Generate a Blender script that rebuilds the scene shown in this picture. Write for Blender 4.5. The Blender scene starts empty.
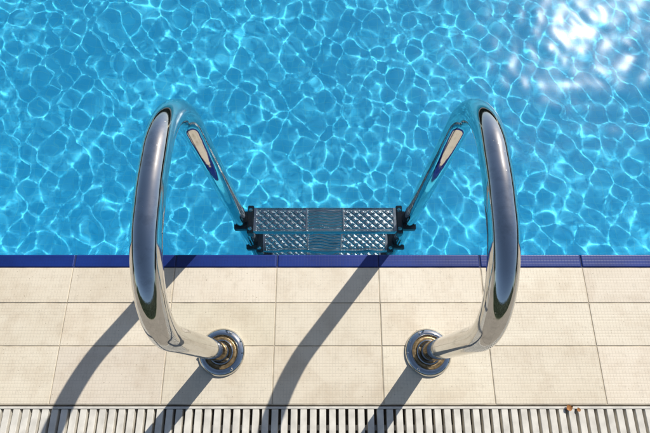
import bpy, bmesh, math, random
import numpy as np
from mathutils import Vector, Matrix
rnd=random.Random(7)
S=bpy.context.scene
S.view_settings.view_transform='Standard'; S.view_settings.look='None'; S.view_settings.exposure=0

WATER_Z=-0.115; EDGE=0.304; FLOOR=-0.90
XL,XR,YF=-6.0,6.0,9.0

# ---------------- helpers
def mat(name):
    m=bpy.data.materials.new(name); m.use_nodes=True
    nt=m.node_tree
    return m,nt,nt.nodes['Principled BSDF']
def N(nt,t,**k):
    n=nt.nodes.new(t)
    for a,b in k.items(): setattr(n,a,b)
    return n
def mesh_obj(name,verts,faces,material=None,smooth=False,parent=None):
    me=bpy.data.meshes.new(name); me.from_pydata(verts,[],faces); me.update()
    o=bpy.data.objects.new(name,me); S.collection.objects.link(o)
    if material: me.materials.append(material)
    if smooth: me.polygons.foreach_set('use_smooth',[True]*len(me.polygons))
    if parent: o.parent=parent
    return o
def empty(name):
    e=bpy.data.objects.new(name,None); S.collection.objects.link(e); e.empty_display_size=.1; return e
class MB:
    def __init__(s): s.v=[];s.f=[]
    def box(s,x0,x1,y0,y1,z0,z1):
        b=len(s.v)
        s.v+=[(x0,y0,z0),(x1,y0,z0),(x1,y1,z0),(x0,y1,z0),(x0,y0,z1),(x1,y0,z1),(x1,y1,z1),(x0,y1,z1)]
        s.f+=[tuple(b+i for i in q) for q in [(0,3,2,1),(4,5,6,7),(0,1,5,4),(1,2,6,5),(2,3,7,6),(3,0,4,7)]]
    def quad(s,a,b,c,d):
        n=len(s.v); s.v+=[a,b,c,d]; s.f.append((n,n+1,n+2,n+3))
    def obj(s,name,m,parent=None,bevel=0,seg=2):
        o=mesh_obj(name,s.v,s.f,m,parent=parent)
        if bevel:
            md=o.modifiers.new('bevel','BEVEL'); md.width=bevel; md.segments=seg; md.limit_method='ANGLE'
            o.data.polygons.foreach_set('use_smooth',[True]*len(o.data.polygons))
            md.harden_normals=True
        return o
def mixc(nt,fac,a,b,blend='MIX'):
    m=N(nt,'ShaderNodeMix',data_type='RGBA',blend_type=blend)
    for inp,val in ((m.inputs[0],fac),(m.inputs[6],a),(m.inputs[7],b)):
        if hasattr(val,'is_linked'): nt.links.new(val,inp)
        elif isinstance(val,(int,float)): inp.default_value=val
        else: inp.default_value=(*val,1)
    return m.outputs[2]
def ramp(nt,src,p0,p1,c0=(0,0,0),c1=(1,1,1)):
    r=N(nt,'ShaderNodeValToRGB'); nt.links.new(src,r.inputs[0])
    r.color_ramp.elements[0].position=p0; r.color_ramp.elements[1].position=p1
    r.color_ramp.elements[0].color=(*c0,1); r.color_ramp.elements[1].color=(*c1,1)
    return r.outputs[0]
def noise(nt,co,scale,detail=4,rough=.55):
    n=N(nt,'ShaderNodeTexNoise'); n.inputs['Scale'].default_value=scale; n.inputs['Detail'].default_value=detail
    n.inputs['Roughness'].default_value=rough; nt.links.new(co,n.inputs['Vector']); return n.outputs[0]
def coords(nt,scale=None):
    t=N(nt,'ShaderNodeTexCoord'); o=t.outputs['Object']
    if scale:
        mp=N(nt,'ShaderNodeMapping'); mp.inputs['Scale'].default_value=scale; nt.links.new(o,mp.inputs[0]); o=mp.outputs[0]
    return o
def bump(nt,b,h,strength,dist):
    n=N(nt,'ShaderNodeBump'); n.inputs['Strength'].default_value=strength; n.inputs['Distance'].default_value=dist
    nt.links.new(h,n.inputs['Height']); nt.links.new(n.outputs[0],b.inputs['Normal']); return n

# ---------------- materials
def m_tile(name,c0,c1,stud=True,rough=.5,bst=.35,grime=True):
    m,nt,b=mat(name); co=coords(nt)
    n1=noise(nt,co,6,5); n2=noise(nt,co,60,4,.7)
    c=mixc(nt,ramp(nt,n1,.35,.7),c0,c1)
    c=mixc(nt,ramp(nt,n2,.55,.75,(0,0,0),(.35,)*3),c,tuple(x*.6 for x in c1))
    if grime:
        # dried water marks and small specks of dirt
        c=mixc(nt,ramp(nt,noise(nt,co,11,8,.72),.47,.64,(0,0,0),(.38,)*3),c,(.52,.41,.28))
        c=mixc(nt,ramp(nt,noise(nt,co,230,2,.5),.68,.75,(0,0,0),(.6,)*3),c,(.22,.16,.09))
    at=N(nt,'ShaderNodeAttribute',attribute_name='tone')
    c=mixc(nt,1.0,c,at.outputs['Color'],'MULTIPLY')
    if stud:
        v=N(nt,'ShaderNodeSeparateXYZ'); nt.links.new(co,v.inputs[0])
        outs=[]
        for ax in (0,1):
            a=N(nt,'ShaderNodeMath',operation='MULTIPLY'); nt.links.new(v.outputs[ax],a.inputs[0]); a.inputs[1].default_value=2*math.pi/.0075
            s=N(nt,'ShaderNodeMath',operation='SINE'); nt.links.new(a.outputs[0],s.inputs[0]); outs.append(s.outputs[0])
        mx=N(nt,'ShaderNodeMath',operation='MAXIMUM'); nt.links.new(outs[0],mx.inputs[0]); nt.links.new(outs[1],mx.inputs[1])
        gr=ramp(nt,mx.outputs[0],.86,.99)
        sp=noise(nt,co,25,3)
        amt=N(nt,'ShaderNodeMath',operation='MULTIPLY'); nt.links.new(gr,amt.inputs[0]); nt.links.new(ramp(nt,sp,.3,.7,(.05,)*3,(.28,)*3),amt.inputs[1])
        c=mixc(nt,amt.outputs[0],c,tuple(x*.45 for x in c1))
        inv=N(nt,'ShaderNodeMath',operation='SUBTRACT'); inv.inputs[0].default_value=1; nt.links.new(gr,inv.inputs[1])
        bump(nt,b,inv.outputs[0],bst,.0006)
    nt.links.new(c,b.inputs['Base Color']); b.inputs['Roughness'].default_value=rough
    return m
M_cream=m_tile('cream_tile',(.77,.685,.535),(.70,.61,.46))
M_blue=m_tile('cobalt_tile',(.008,.034,.22),(.005,.020,.14),rough=.4,bst=.2,grime=False)
def m_simple(name,c,rough=.6,metal=0,nscale=30,var=.75,bmp=0):
    m,nt,b=mat(name); co=coords(nt); n=noise(nt,co,nscale,5)
    col=mixc(nt,ramp(nt,n,.35,.7),c,tuple(x*var for x in c)); nt.links.new(col,b.inputs['Base Color'])
    b.inputs['Roughness'].default_value=rough; b.inputs['Metallic'].default_value=metal
    if bmp: bump(nt,b,n,.5,bmp)
    return m
M_grout=m_simple('grout',(.52,.44,.32),.9,nscale=25,var=.5,bmp=.001)
M_grout_blue=m_simple('blue_grout',(.02,.03,.10),.8)
M_grille=m_simple('white_grille_plastic',(.74,.69,.59),.45,nscale=35,var=.72)
M_trough=m_simple('trough_concrete',(.42,.36,.28),.9,nscale=20,var=.5)
M_black=m_simple('black_plastic',(.012,.013,.016),.4)
M_rust=m_simple('brass_socket',(.50,.35,.18),.4,metal=.8,nscale=120,var=.35,bmp=.001)
M_leaf=m_simple('dry_leaf',(.42,.17,.04),.7,nscale=200,var=.5)
M_grass=m_simple('grass',(.06,.10,.025),.9,nscale=3,var=.5,bmp=.02)
M_hedge=m_simple('added_hedge_leaves',(.045,.065,.035),.5,nscale=5,var=.4)

def m_chrome(name,rough=.05,base=.6,tint=(1,1,1)):
    m,nt,b=mat(name); co=coords(nt)
    b.inputs['Metallic'].default_value=1
    n=noise(nt,co,45,6,.7); c=mixc(nt,ramp(nt,n,.5,.8),tuple(base*t for t in tint),tuple(base*t*.7 for t in tint))
    # dried drops
    vo=N(nt,'ShaderNodeTexVoronoi'); vo.inputs['Scale'].default_value=130; nt.links.new(co,vo.inputs['Vector'])
    dr=ramp(nt,vo.outputs['Distance'],.10,.2,(1,1,1),(0,0,0)); gate=ramp(nt,noise(nt,co,30,3),.55,.6)
    dm=N(nt,'ShaderNodeMath',operation='MULTIPLY'); nt.links.new(dr,dm.inputs[0]); nt.links.new(gate,dm.inputs[1])
    dk=N(nt,'ShaderNodeMath',operation='MULTIPLY'); nt.links.new(dm.outputs[0],dk.inputs[0]); dk.inputs[1].default_value=.35
    c=mixc(nt,dk.outputs[0],c,(.35,.34,.32))
    nt.links.new(c,b.inputs['Base Color'])
    n2=noise(nt,co,14,6,.65); r=N(nt,'ShaderNodeMapRange'); nt.links.new(n2,r.inputs[0])
    r.inputs[1].default_value=.45; r.inputs[2].default_value=.8; r.inputs[3].default_value=rough; r.inputs[4].default_value=rough+.10
    ad=N(nt,'ShaderNodeMath',operation='MULTIPLY_ADD'); nt.links.new(dm.outputs[0],ad.inputs[0]); ad.inputs[1].default_value=.25; nt.links.new(r.outputs[0],ad.inputs[2])
    nt.links.new(ad.outputs[0],b.inputs['Roughness'])
    n3=noise(nt,co,18,2); bump(nt,b,n3,.25,.002)
    return m
M_steel=m_chrome('polished_steel',base=.62,tint=(1,1,.98))
M_tread=m_chrome('tread_steel',.2,.34,(.93,1,1.05))

# pool mosaic
def m_pool():
    m,nt,b=mat('pool_mosaic')
    t=N(nt,'ShaderNodeUVMap')
    br=N(nt,'ShaderNodeTexBrick'); nt.links.new(t.outputs[0],br.inputs['Vector'])
    br.offset=0; br.squash=1
    br.inputs['Scale'].default_value=1; br.inputs['Brick Width'].default_value=.03; br.inputs['Row Height'].default_value=.03
    br.inputs['Mortar Size'].default_value=.0012; br.inputs['Mortar Smooth'].default_value=.2; br.inputs['Bias'].default_value=0
    br.inputs['Color1'].default_value=(.072,.61,.84,1); br.inputs['Color2'].default_value=(.105,.65,.87,1)
    br.inputs['Mortar'].default_value=(.14,.68,.84,1)
    nt.links.new(br.outputs['Color'],b.inputs['Base Color'])
    b.inputs['Roughness'].default_value=.6
    b.inputs['Specular IOR Level'].default_value=.1
    return m
M_pool=m_pool()
# water
m=bpy.data.materials.new('water'); m.use_nodes=True; nt=m.node_tree; nt.nodes.clear()
g=N(nt,'ShaderNodeBsdfGlass'); g.inputs['Roughness'].default_value=0; g.inputs['IOR'].default_value=1.333
g.inputs['Color'].default_value=(.97,1,1,1)
gl=N(nt,'ShaderNodeBsdfGlossy'); gl.inputs['Roughness'].default_value=.2
fr=N(nt,'ShaderNodeFresnel'); fr.inputs['IOR'].default_value=1.333
mu=N(nt,'ShaderNodeMath',operation='MULTIPLY'); nt.links.new(fr.outputs[0],mu.inputs[0]); mu.inputs[1].default_value=.15
mx=N(nt,'ShaderNodeMixShader'); nt.links.new(mu.outputs[0],mx.inputs[0]); nt.links.new(g.outputs[0],mx.inputs[1]); nt.links.new(gl.outputs[0],mx.inputs[2])
o=N(nt,'ShaderNodeOutputMaterial'); nt.links.new(mx.outputs[0],o.inputs[0]); M_water=m

# ---------------- pool basin
basin=empty('swimming_pool_basin')
def uvmap(ob):
    uv=ob.data.uv_layers.new(name='UVMap')
    for p in ob.data.polygons:
        for li in p.loop_indices:
            v=ob.data.vertices[ob.data.loops[li].vertex_index].co; n=p.normal
            uv.data[li].uv=(v.x,v.y) if abs(n.z)>.5 else ((v.x,v.z) if abs(n.y)>.5 else (v.y,v.z))
D=FLOOR; T=-.04
q=MB(); q.quad((XL,EDGE,D),(XR,EDGE,D),(XR,YF,D),(XL,YF,D))
q.quad((XL,EDGE,D),(XL,EDGE,T),(XR,EDGE,T),(XR,EDGE,D))
pool=q.obj('floor',M_pool,basin); uvmap(pool); pool.cycles.is_caustics_receiver=True
q=MB()
q.quad((XL,YF,D),(XR,YF,D),(XR,YF,T),(XL,YF,T))
q.quad((XL,EDGE,D),(XL,YF,D),(XL,YF,T),(XL,EDGE,T))
q.quad((XR,EDGE,D),(XR,EDGE,T),(XR,YF,T),(XR,YF,D))
uvmap(q.obj('walls',M_pool,basin))

# ---------------- water surface
def axis(lo,hi,c0,c1,fine):
    a=list(np.arange(c0,c1,fine)); s=fine; x=a[-1]
    while x<hi: s=min(s*1.08,.05); x+=s; a.append(min(x,hi))
    s=fine; x=c0; b=[]
    while x>lo: s=min(s*1.08,.05); x-=s; b.append(max(x,lo))
    return np.array(b[::-1]+a)
xs=axis(XL,XR,-1.55,2.15,.0048); ys=axis(EDGE,YF,EDGE,2.5,.0048)
X,Y=np.meshgrid(xs,ys); Z=np.zeros_like(X)
rng=np.random.default_rng(21)
K=[]
for i in range(120):
    lam=.034*(.55/.034)**rng.random()
    th=rng.normal(math.radians(25),math.radians(65)); k=2*math.pi/lam
    w=math.exp(-((math.log(lam/.060))/.34)**2)+.20*math.exp(-((math.log(lam/.19))/.4)**2)
    K.append((k,th,w/k**2,rng.random()*6.283))
tot=math.sqrt(sum((k*k*a)**2/2 for k,_,a,_ in K)); sc=2.45/tot
print('slope rms',math.sqrt(sum((k*a*sc)**2/2 for k,_,a,_ in K)))
Xw=X+.02*np.sin(3.1*Y+1)+.015*np.sin(5.3*X+2.2*Y); Yw=Y+.02*np.sin(2.7*X+2)+.015*np.sin(4.7*Y-3.1*X)
for k,th,a,p in K:
    Z+=a*sc*np.sin(k*(math.cos(th)*Xw+math.sin(th)*Yw)+p)
Z=Z+WATER_Z
V=np.stack([X.ravel(),Y.ravel(),Z.ravel()],1); nx,ny=len(xs),len(ys)
I=np.arange(nx*ny).reshape(ny,nx)
F=np.stack([I[:-1,:-1],I[:-1,1:],I[1:,1:],I[1:,:-1]],-1).reshape(-1,4)
me=bpy.data.meshes.new('water'); me.vertices.add(len(V)); me.vertices.foreach_set('co',V.ravel())
me.loops.add(F.size); me.loops.foreach_set('vertex_index',F.ravel())
me.polygons.add(len(F)); me.polygons.foreach_set('loop_start',np.arange(len(F))*4); me.polygons.foreach_set('loop_total',np.full(len(F),4))
me.update(calc_edges=True); me.polygons.foreach_set('use_smooth',[True]*len(F)); me.materials.append(M_water)
water=bpy.data.objects.new('water',me); S.collection.objects.link(water)
water.cycles.is_caustics_caster=True

# ---------------- tiled deck beside the pool
PIT=.2545; OFF=.007
rows=[(.1807,.2686),(.0793,.1807),(-.0496,.0793)]
def tiles(name,rows,m,parent,z0,z1,g=.0016,bev=.0012,var=.06):
    q=MB(); tones=[]
    i0=int(math.floor((XL-.5)/PIT)); i1=int(math.ceil((XR+.5)/PIT))
    for (y0,y1) in rows:
        for i in range(i0,i1):
            x0=OFF+PIT*(i+.5)+rnd.uniform(-.0004,.0004); x1=x0+PIT
            dz=rnd.uniform(-.0003,.0003)
            q.box(x0+g,x1-g,y0+g,y1-g,z0,z1+dz); t=1-rnd.random()*var; tones+=[(t,t*(1-rnd.random()*.02),t*(1-rnd.random()*.04),1)]*8
    ob=q.obj(name,m,parent,bevel=bev)
    ca=ob.data.color_attributes.new('tone','FLOAT_COLOR','POINT')
    ca.data.foreach_set('color',np.array(tones).ravel())
    return ob
deck=empty('pool_deck')
tiles('cream_tiles',rows,M_cream,deck,-.02,0,g=.0011,var=.09)
q=MB(); q.box(XL-.4,XR+.4,-.0510,.2686,-.06,-.0011); q.obj('grout_bed',M_grout,deck)
edge=empty('blue_edge_tile_row')
tiles('blue_tiles',[(.2690,.3035)],M_blue,edge,-.035,0,g=.0012,bev=.003,var=.25)
q=MB(); q.box(XL-.4,XR+.4,.2692,.3015,-.05,-.0022); q.obj('grout',M_grout_blue,edge)

cop=empty('pool_coping')
q=MB()
q.box(XL-.4,XL,.3045,YF+.4,-.05,0); q.box(XR,XR+.4,.3045,YF+.4,-.05,0); q.box(XL,XR,YF,YF+.4,-.05,0)
c=q.obj('slabs',M_cream,cop); ca=c.data.color_attributes.new('tone','FLOAT_COLOR','POINT'); ca.data.foreach_set('color',[1.0]*(4*len(c.data.vertices)))

# ---------------- overflow grille
gr=empty('drain_grille')
q=MB(); x=XL-.4; pitch=.0218
GY0,GY1=-.0535,-.30
while x<XR+.4:
    q.box(x,x+.0150,GY1+.012,GY0-.006,-.022,-.004+rnd.uniform(-.0004,.0004)); x+=pitch
q.box(XL-.4,XR+.4,GY0-.0055,GY0,-.026,-.003)
q.box(XL-.4,XR+.4,GY1,GY1+.0115,-.026,-.003)
for yy in (-.10,-.16,-.22): q.box(XL-.4,XR+.4,yy-.006,yy+.006,-.034,-.0235)
q.obj('slats',M_grille,gr,bevel=.0012)
q=MB(); a,b_=XL-.4,XR+.4; y0,y1,zb=-.305,-.0515,-.05
q.quad((a,y0,zb),(b_,y0,zb),(b_,y1,zb),(a,y1,zb))
q.quad((a,y1,zb),(b_,y1,zb),(b_,y1,-.001),(a,y1,-.001))
q.quad((a,y0,zb),(a,y0,0),(b_,y0,0),(b_,y0,zb))
q.quad((a,y0,zb),(a,y1,zb),(a,y1,0),(a,y0,0)); q.quad((b_,y0,zb),(b_,y0,0),(b_,y1,0),(b_,y1,zb))
q.obj('trough',M_trough,gr)

# ---------------- paving + ground sheet with hole
def ring(name,inner,outer,z,m):
    (a,b,c,d)=inner;(A,B,C,D)=outer; q=MB()
    q.quad((A,C,z),(B,C,z),(B,c,z),(A,c,z)); q.quad((A,d,z),(B,d,z),(B,D,z),(A,D,z))
    q.quad((A,c,z),(a,c,z),(a,d,z),(A,d,z)); q.quad((b,c,z),(B,c,z),(B,d,z),(b,d,z))
    return q.obj(name,m)
pm,nt,b=mat('stone_paving'); co=coords(nt)
br=N(nt,'ShaderNodeTexBrick'); nt.links.new(co,br.inputs['Vector']); br.offset=0
br.inputs['Scale'].default_value=1; br.inputs['Brick Width'].default_value=.4; br.inputs['Row Height'].default_value=.4; br.inputs['Mortar Size'].default_value=.004
br.inputs['Color1'].default_value=(.45,.39,.31,1); br.inputs['Color2'].default_value=(.39,.34,.27,1); br.inputs['Mortar'].default_value=(.2,.17,.13,1)
nt.links.new(mixc(nt,ramp(nt,noise(nt,co,4),.3,.7,(.0,)*3,(.4,)*3),br.outputs['Color'],(.3,.26,.2)),b.inputs['Base Color']); b.inputs['Roughness'].default_value=.8
ring('paving',(XL-.4,XR+.4,-.305,YF+.4),(XL-5,XR+5,-5,YF+5),-.003,pm)
ring('grass_ground',(XL-5,XR+5,-5,YF+5),(-400,400,-400,400),-.01,M_grass)

# off-camera hedge, added round the terrace for dark bands in the rail reflections
def hedge(name,x0,x1,y0,y1,h):
    e=empty(name); q=MB(); q.box(x0+.15,x1-.15,y0+.15,y1-.15,-.01,h-.15); q.obj('core',M_hedge,e)
    r=np.random.default_rng(len(name)*7+int(abs(x0)*3+abs(y0)))
    area=2*((x1-x0)+(y1-y0))*h+(x1-x0)*(y1-y0); n=int(area*75); q=MB()
    for _ in range(n):
        p=[r.uniform(x0,x1),r.uniform(y0,y1),r.uniform(0,h)]
        t=r.random()
        if t<.25: p[2]=h
        elif (x1-x0)>(y1-y0): p[1]=y0 if t<.62 else y1
        else: p[0]=x0 if t<.62 else x1
        c=Vector(p)+Vector(r.normal(0,.07,3)); a=Vector(r.normal(0,1,3)).normalized()*.075; d=a.orthogonal().normalized(); d.rotate(Matrix.Rotation(r.random()*6,3,a)); d*=.045
        q.quad(tuple(c-a),tuple(c+d),tuple(c+a),tuple(c-d))
    q.obj('leaves',M_hedge,e)
hedge('hedge',-10,10,-7,-6,2.0)
hedge('hedge.001',-11.3,-10.3,-4,13,2.0)
hedge('hedge.002',10.3,11.3,-4,13,2.0)
hedge('hedge.003',-10,10,13.2,14.2,2.0)

# ---------------- ladder
lad=empty('pool_ladder')
R=.0217
def path():
    P=[]
    for z in np.linspace(-.06,.385,14): P.append((.065,z))
    for a in np.linspace(180,90,22)[1:]: P.append((.225+.16*math.cos(math.radians(a)),.385+.16*math.sin(math.radians(a))))
    for y in np.linspace(.225,.30,5)[1:]: P.append((y,.545+.0025*math.sin((y-.225)/.075*math.pi)))
    for a in np.linspace(90,0,20)[1:]: P.append((.30+.14*math.cos(math.radians(a)),.405+.14*math.sin(math.radians(a))))
    for z in np.linspace(.405,-.70,36)[1:]: P.append((.44,z))
    for a in np.linspace(0,-80,12)[1:]: P.append((.36+.08*math.cos(math.radians(a)),-.70+.08*math.sin(math.radians(a))))
    P.append((.3065,-.788))
    return P
PTS=path()
def tube(name,x,m,seg=40):
    v=[];f=[];n=len(PTS)
    for i,(y,z) in enumerate(PTS):
        a=PTS[max(i-1,0)]; c=PTS[min(i+1,n-1)]
        t=Vector((0,c[0]-a[0],c[1]-a[1])).normalized(); u=Vector((1,0,0)); w=t.cross(u)
        for j in range(seg):
            an=2*math.pi*j/seg; p=Vector((x,y,z))+R*(math.cos(an)*u+math.sin(an)*w); v.append(tuple(p))
    for i in range(n-1):
        for j in range(seg):
            k=(j+1)%seg; f.append((i*seg+j,i*seg+k,(i+1)*seg+k,(i+1)*seg+j))
    f.append(tuple((n-1)*seg+j for j in range(seg)))
    o=mesh_obj(name,v,f,m,True,lad)
    bm=bmesh.new(); bm.from_mesh(o.data); bmesh.ops.recalc_face_normals(bm,faces=bm.faces); bm.to_mesh(o.data); bm.free()
    return o
def lathe(name,prof,loc,m,parent,seg=64):
    v=[];f=[]
    for r,z in prof:
        for j in range(seg):
            a=2*math.pi*j/seg; v.append((loc[0]+r*math.cos(a),loc[1]+r*math.sin(a),loc[2]+z))
    for i in range(len(prof)-1):
        for j in range(seg):
            k=(j+1)%seg; f.append((i*seg+j,i*seg+k,(i+1)*seg+k,(i+1)*seg+j))
    return mesh_obj(name,v,f,m,True,parent)
RX=.243
for sx,nm in ((-1,'a'),(1,'b')):
    tube('handrail_'+nm,sx*RX,M_steel)
    prof=[(.0545,.0005),(.055,.003),(.0535,.006),(.050,.0095),(.045,.012),(.041,.0128),(.0395,.0122),(.0388,.010),(.0382,.006),(.0375,.0045)]
    lathe('flange_'+nm,prof,(sx*RX,.065,0),M_steel,lad)
    lathe('socket_'+nm,[(.0376,.0048),(.034,.0075),(.031,.008),(.0288,.0065),(.0270,.003),(.0230,.002)],(sx*RX,.065,0),M_rust,lad)
    lathe('collar_'+nm,[(.0285,.006),(.0288,.011),(.0275,.0128),(.0258,.0128),(.0250,.010),(.0250,.003)],(sx*RX,.065,0),M_steel,lad)
    for k in range(3):
        an=math.radians(90+120*k+25*sx); cx,cy=sx*RX+.0465*math.cos(an),.065+.0465*math.sin(an)
        lathe('screw_%s%d'%(nm,k),[(.0038,.0105),(.0036,.0135),(.002,.0148),(.0002,.015)],(cx,cy,0),M_steel,lad,16)
    lathe('rubber_foot_'+nm,[(.0001,.0)]+[(.03,.0),(.03,.012)],(0,0,0),M_black,lad,32)
    fo=bpy.data.objects['rubber_foot_'+nm]; fo.rotation_euler=(math.radians(90),0,0); fo.location=(sx*RX,.3175,-.788)

YA,YB=.403,.477
def tread(z,nm):
    nxs,nys=440,72; x0,x1=-.205,.205
    v=[];f=[]
    for j in range(nys+1):
        y=YA+(YB-YA)*j/nys; t=j/nys
        for i in range(nxs+1):
            x=x0+(x1-x0)*i/nxs; ax=abs(x)
            h=0
            rim=min(t,1-t)*(YB-YA)
            if rim<.005: h=.003*math.sin(min(1,(.005-rim)/.0025)*math.pi/2) if rim>.0 else 0
            if .056<ax<.196 and rim>.010:
                px=(x)/.024; py=(y-.44)/.022
                h=.0030*min(1,(.5-max(abs(((px+py)%1)-.5),abs(((px-py)%1)-.5)))/.22) 
                h=max(h,0)
            elif ax<=.050 and rim>.010:
                h=.0014*math.sin(y*2*math.pi/.009+1.5*math.sin(x*90))
            elif .050<ax<=.056 or (ax>.196): h=max(h,.003)
            if rim==0: h=-.012
            v.append((x,y,z+h))
    for j in range(nys):
        for i in range(nxs):
            a=j*(nxs+1)+i; f.append((a,a+1,a+nxs+2,a+nxs+1))
    o=mesh_obj('tread_plate_'+nm,v,f,M_tread,True,lad); o.cycles.is_caustics_receiver=True
    q=MB(); q.box(x0,x1,YA+.0005,YB-.0005,z-.030,z-.012); q.obj('tread_body_'+nm,M_tread,lad,bevel=.003)
    for s in (-1,1):
        q=MB(); xa,xb=sorted((s*.2055,s*.2235))
        q.box(xa,xb,YA-.006,YB+.006,z-.036,z+.007)
        xa,xb=sorted((s*.218,s*.262)); q.box(xa,xb,.412,.468,z-.032,z-.004)
        o=q.obj('tread_bracket_%s%s'%(nm,'a' if s<0 else 'b'),M_black,lad,bevel=.004)
        for k in (-1,1):
            lathe('bolt_%s%s%d'%(nm,'a' if s<0 else 'b',k),[(.006,.0),(.0055,.003),(.0001,.004)],(s*.2145,.44+k*.028,z+.0065),M_tread,lad,12)
tread(-.137,'1'); tread(-.42,'2'); tread(-.68,'3')

def leaf(name,x,y,s,rot):
    v=[];f=[]; n=10
    for i in range(n+1):
        t=i/n; w=math.sin(math.pi*t**.8)*.42+.01
        for k in (-1,0,1):
            v.append(((t-.5)*s,k*w*s,(.12*abs(k)+.25*(t-.5)**2)*s))
    for i in range(n):
        for k in (0,1):
            a=i*3+k; f.append((a,a+3,a+4,a+1))
    o=mesh_obj(name,v,f,M_leaf,True); o.location=(x,y,.001); o.rotation_euler=(0,0,rot); return o
leaf('dry_leaf',.555,-.056,.016,.4); leaf('dry_leaf.001',.575,-.060,.010,1.9)

# ---------------- light
sun_dir=Vector((.5626,.7233,.8063)).normalized()
el=math.asin(sun_dir.z); az=math.atan2(sun_dir.x,sun_dir.y)
L=bpy.data.lights.new('sun','SUN'); L.energy=5.0; L.angle=math.radians(.4); L.color=(1,.97,.92)
lo=bpy.data.objects.new('sun',L); S.collection.objects.link(lo); lo.rotation_euler=sun_dir.to_track_quat('Z','Y').to_euler()
L.cycles.is_caustics_light=True
w=bpy.data.worlds.new('World'); S.world=w; w.use_nodes=True; nt=w.node_tree
sk=N(nt,'ShaderNodeTexSky'); sk.sky_type='NISHITA'; sk.sun_disc=False; sk.sun_elevation=el; sk.sun_rotation=az
nt.links.new(sk.outputs[0],nt.nodes['Background'].inputs[0]); nt.nodes['Background'].inputs[1].default_value=.10

# ---------------- camera
cam=bpy.data.cameras.new('camera'); cam.sensor_width=36; cam.lens=471/650*36; cam.clip_end=2000; cam.clip_start=.02
co=bpy.data.objects.new('camera',cam); S.collection.objects.link(co); co.location=(0,0,1.154)
co.rotation_euler=(math.radians(90-70.7),0,0); S.camera=co
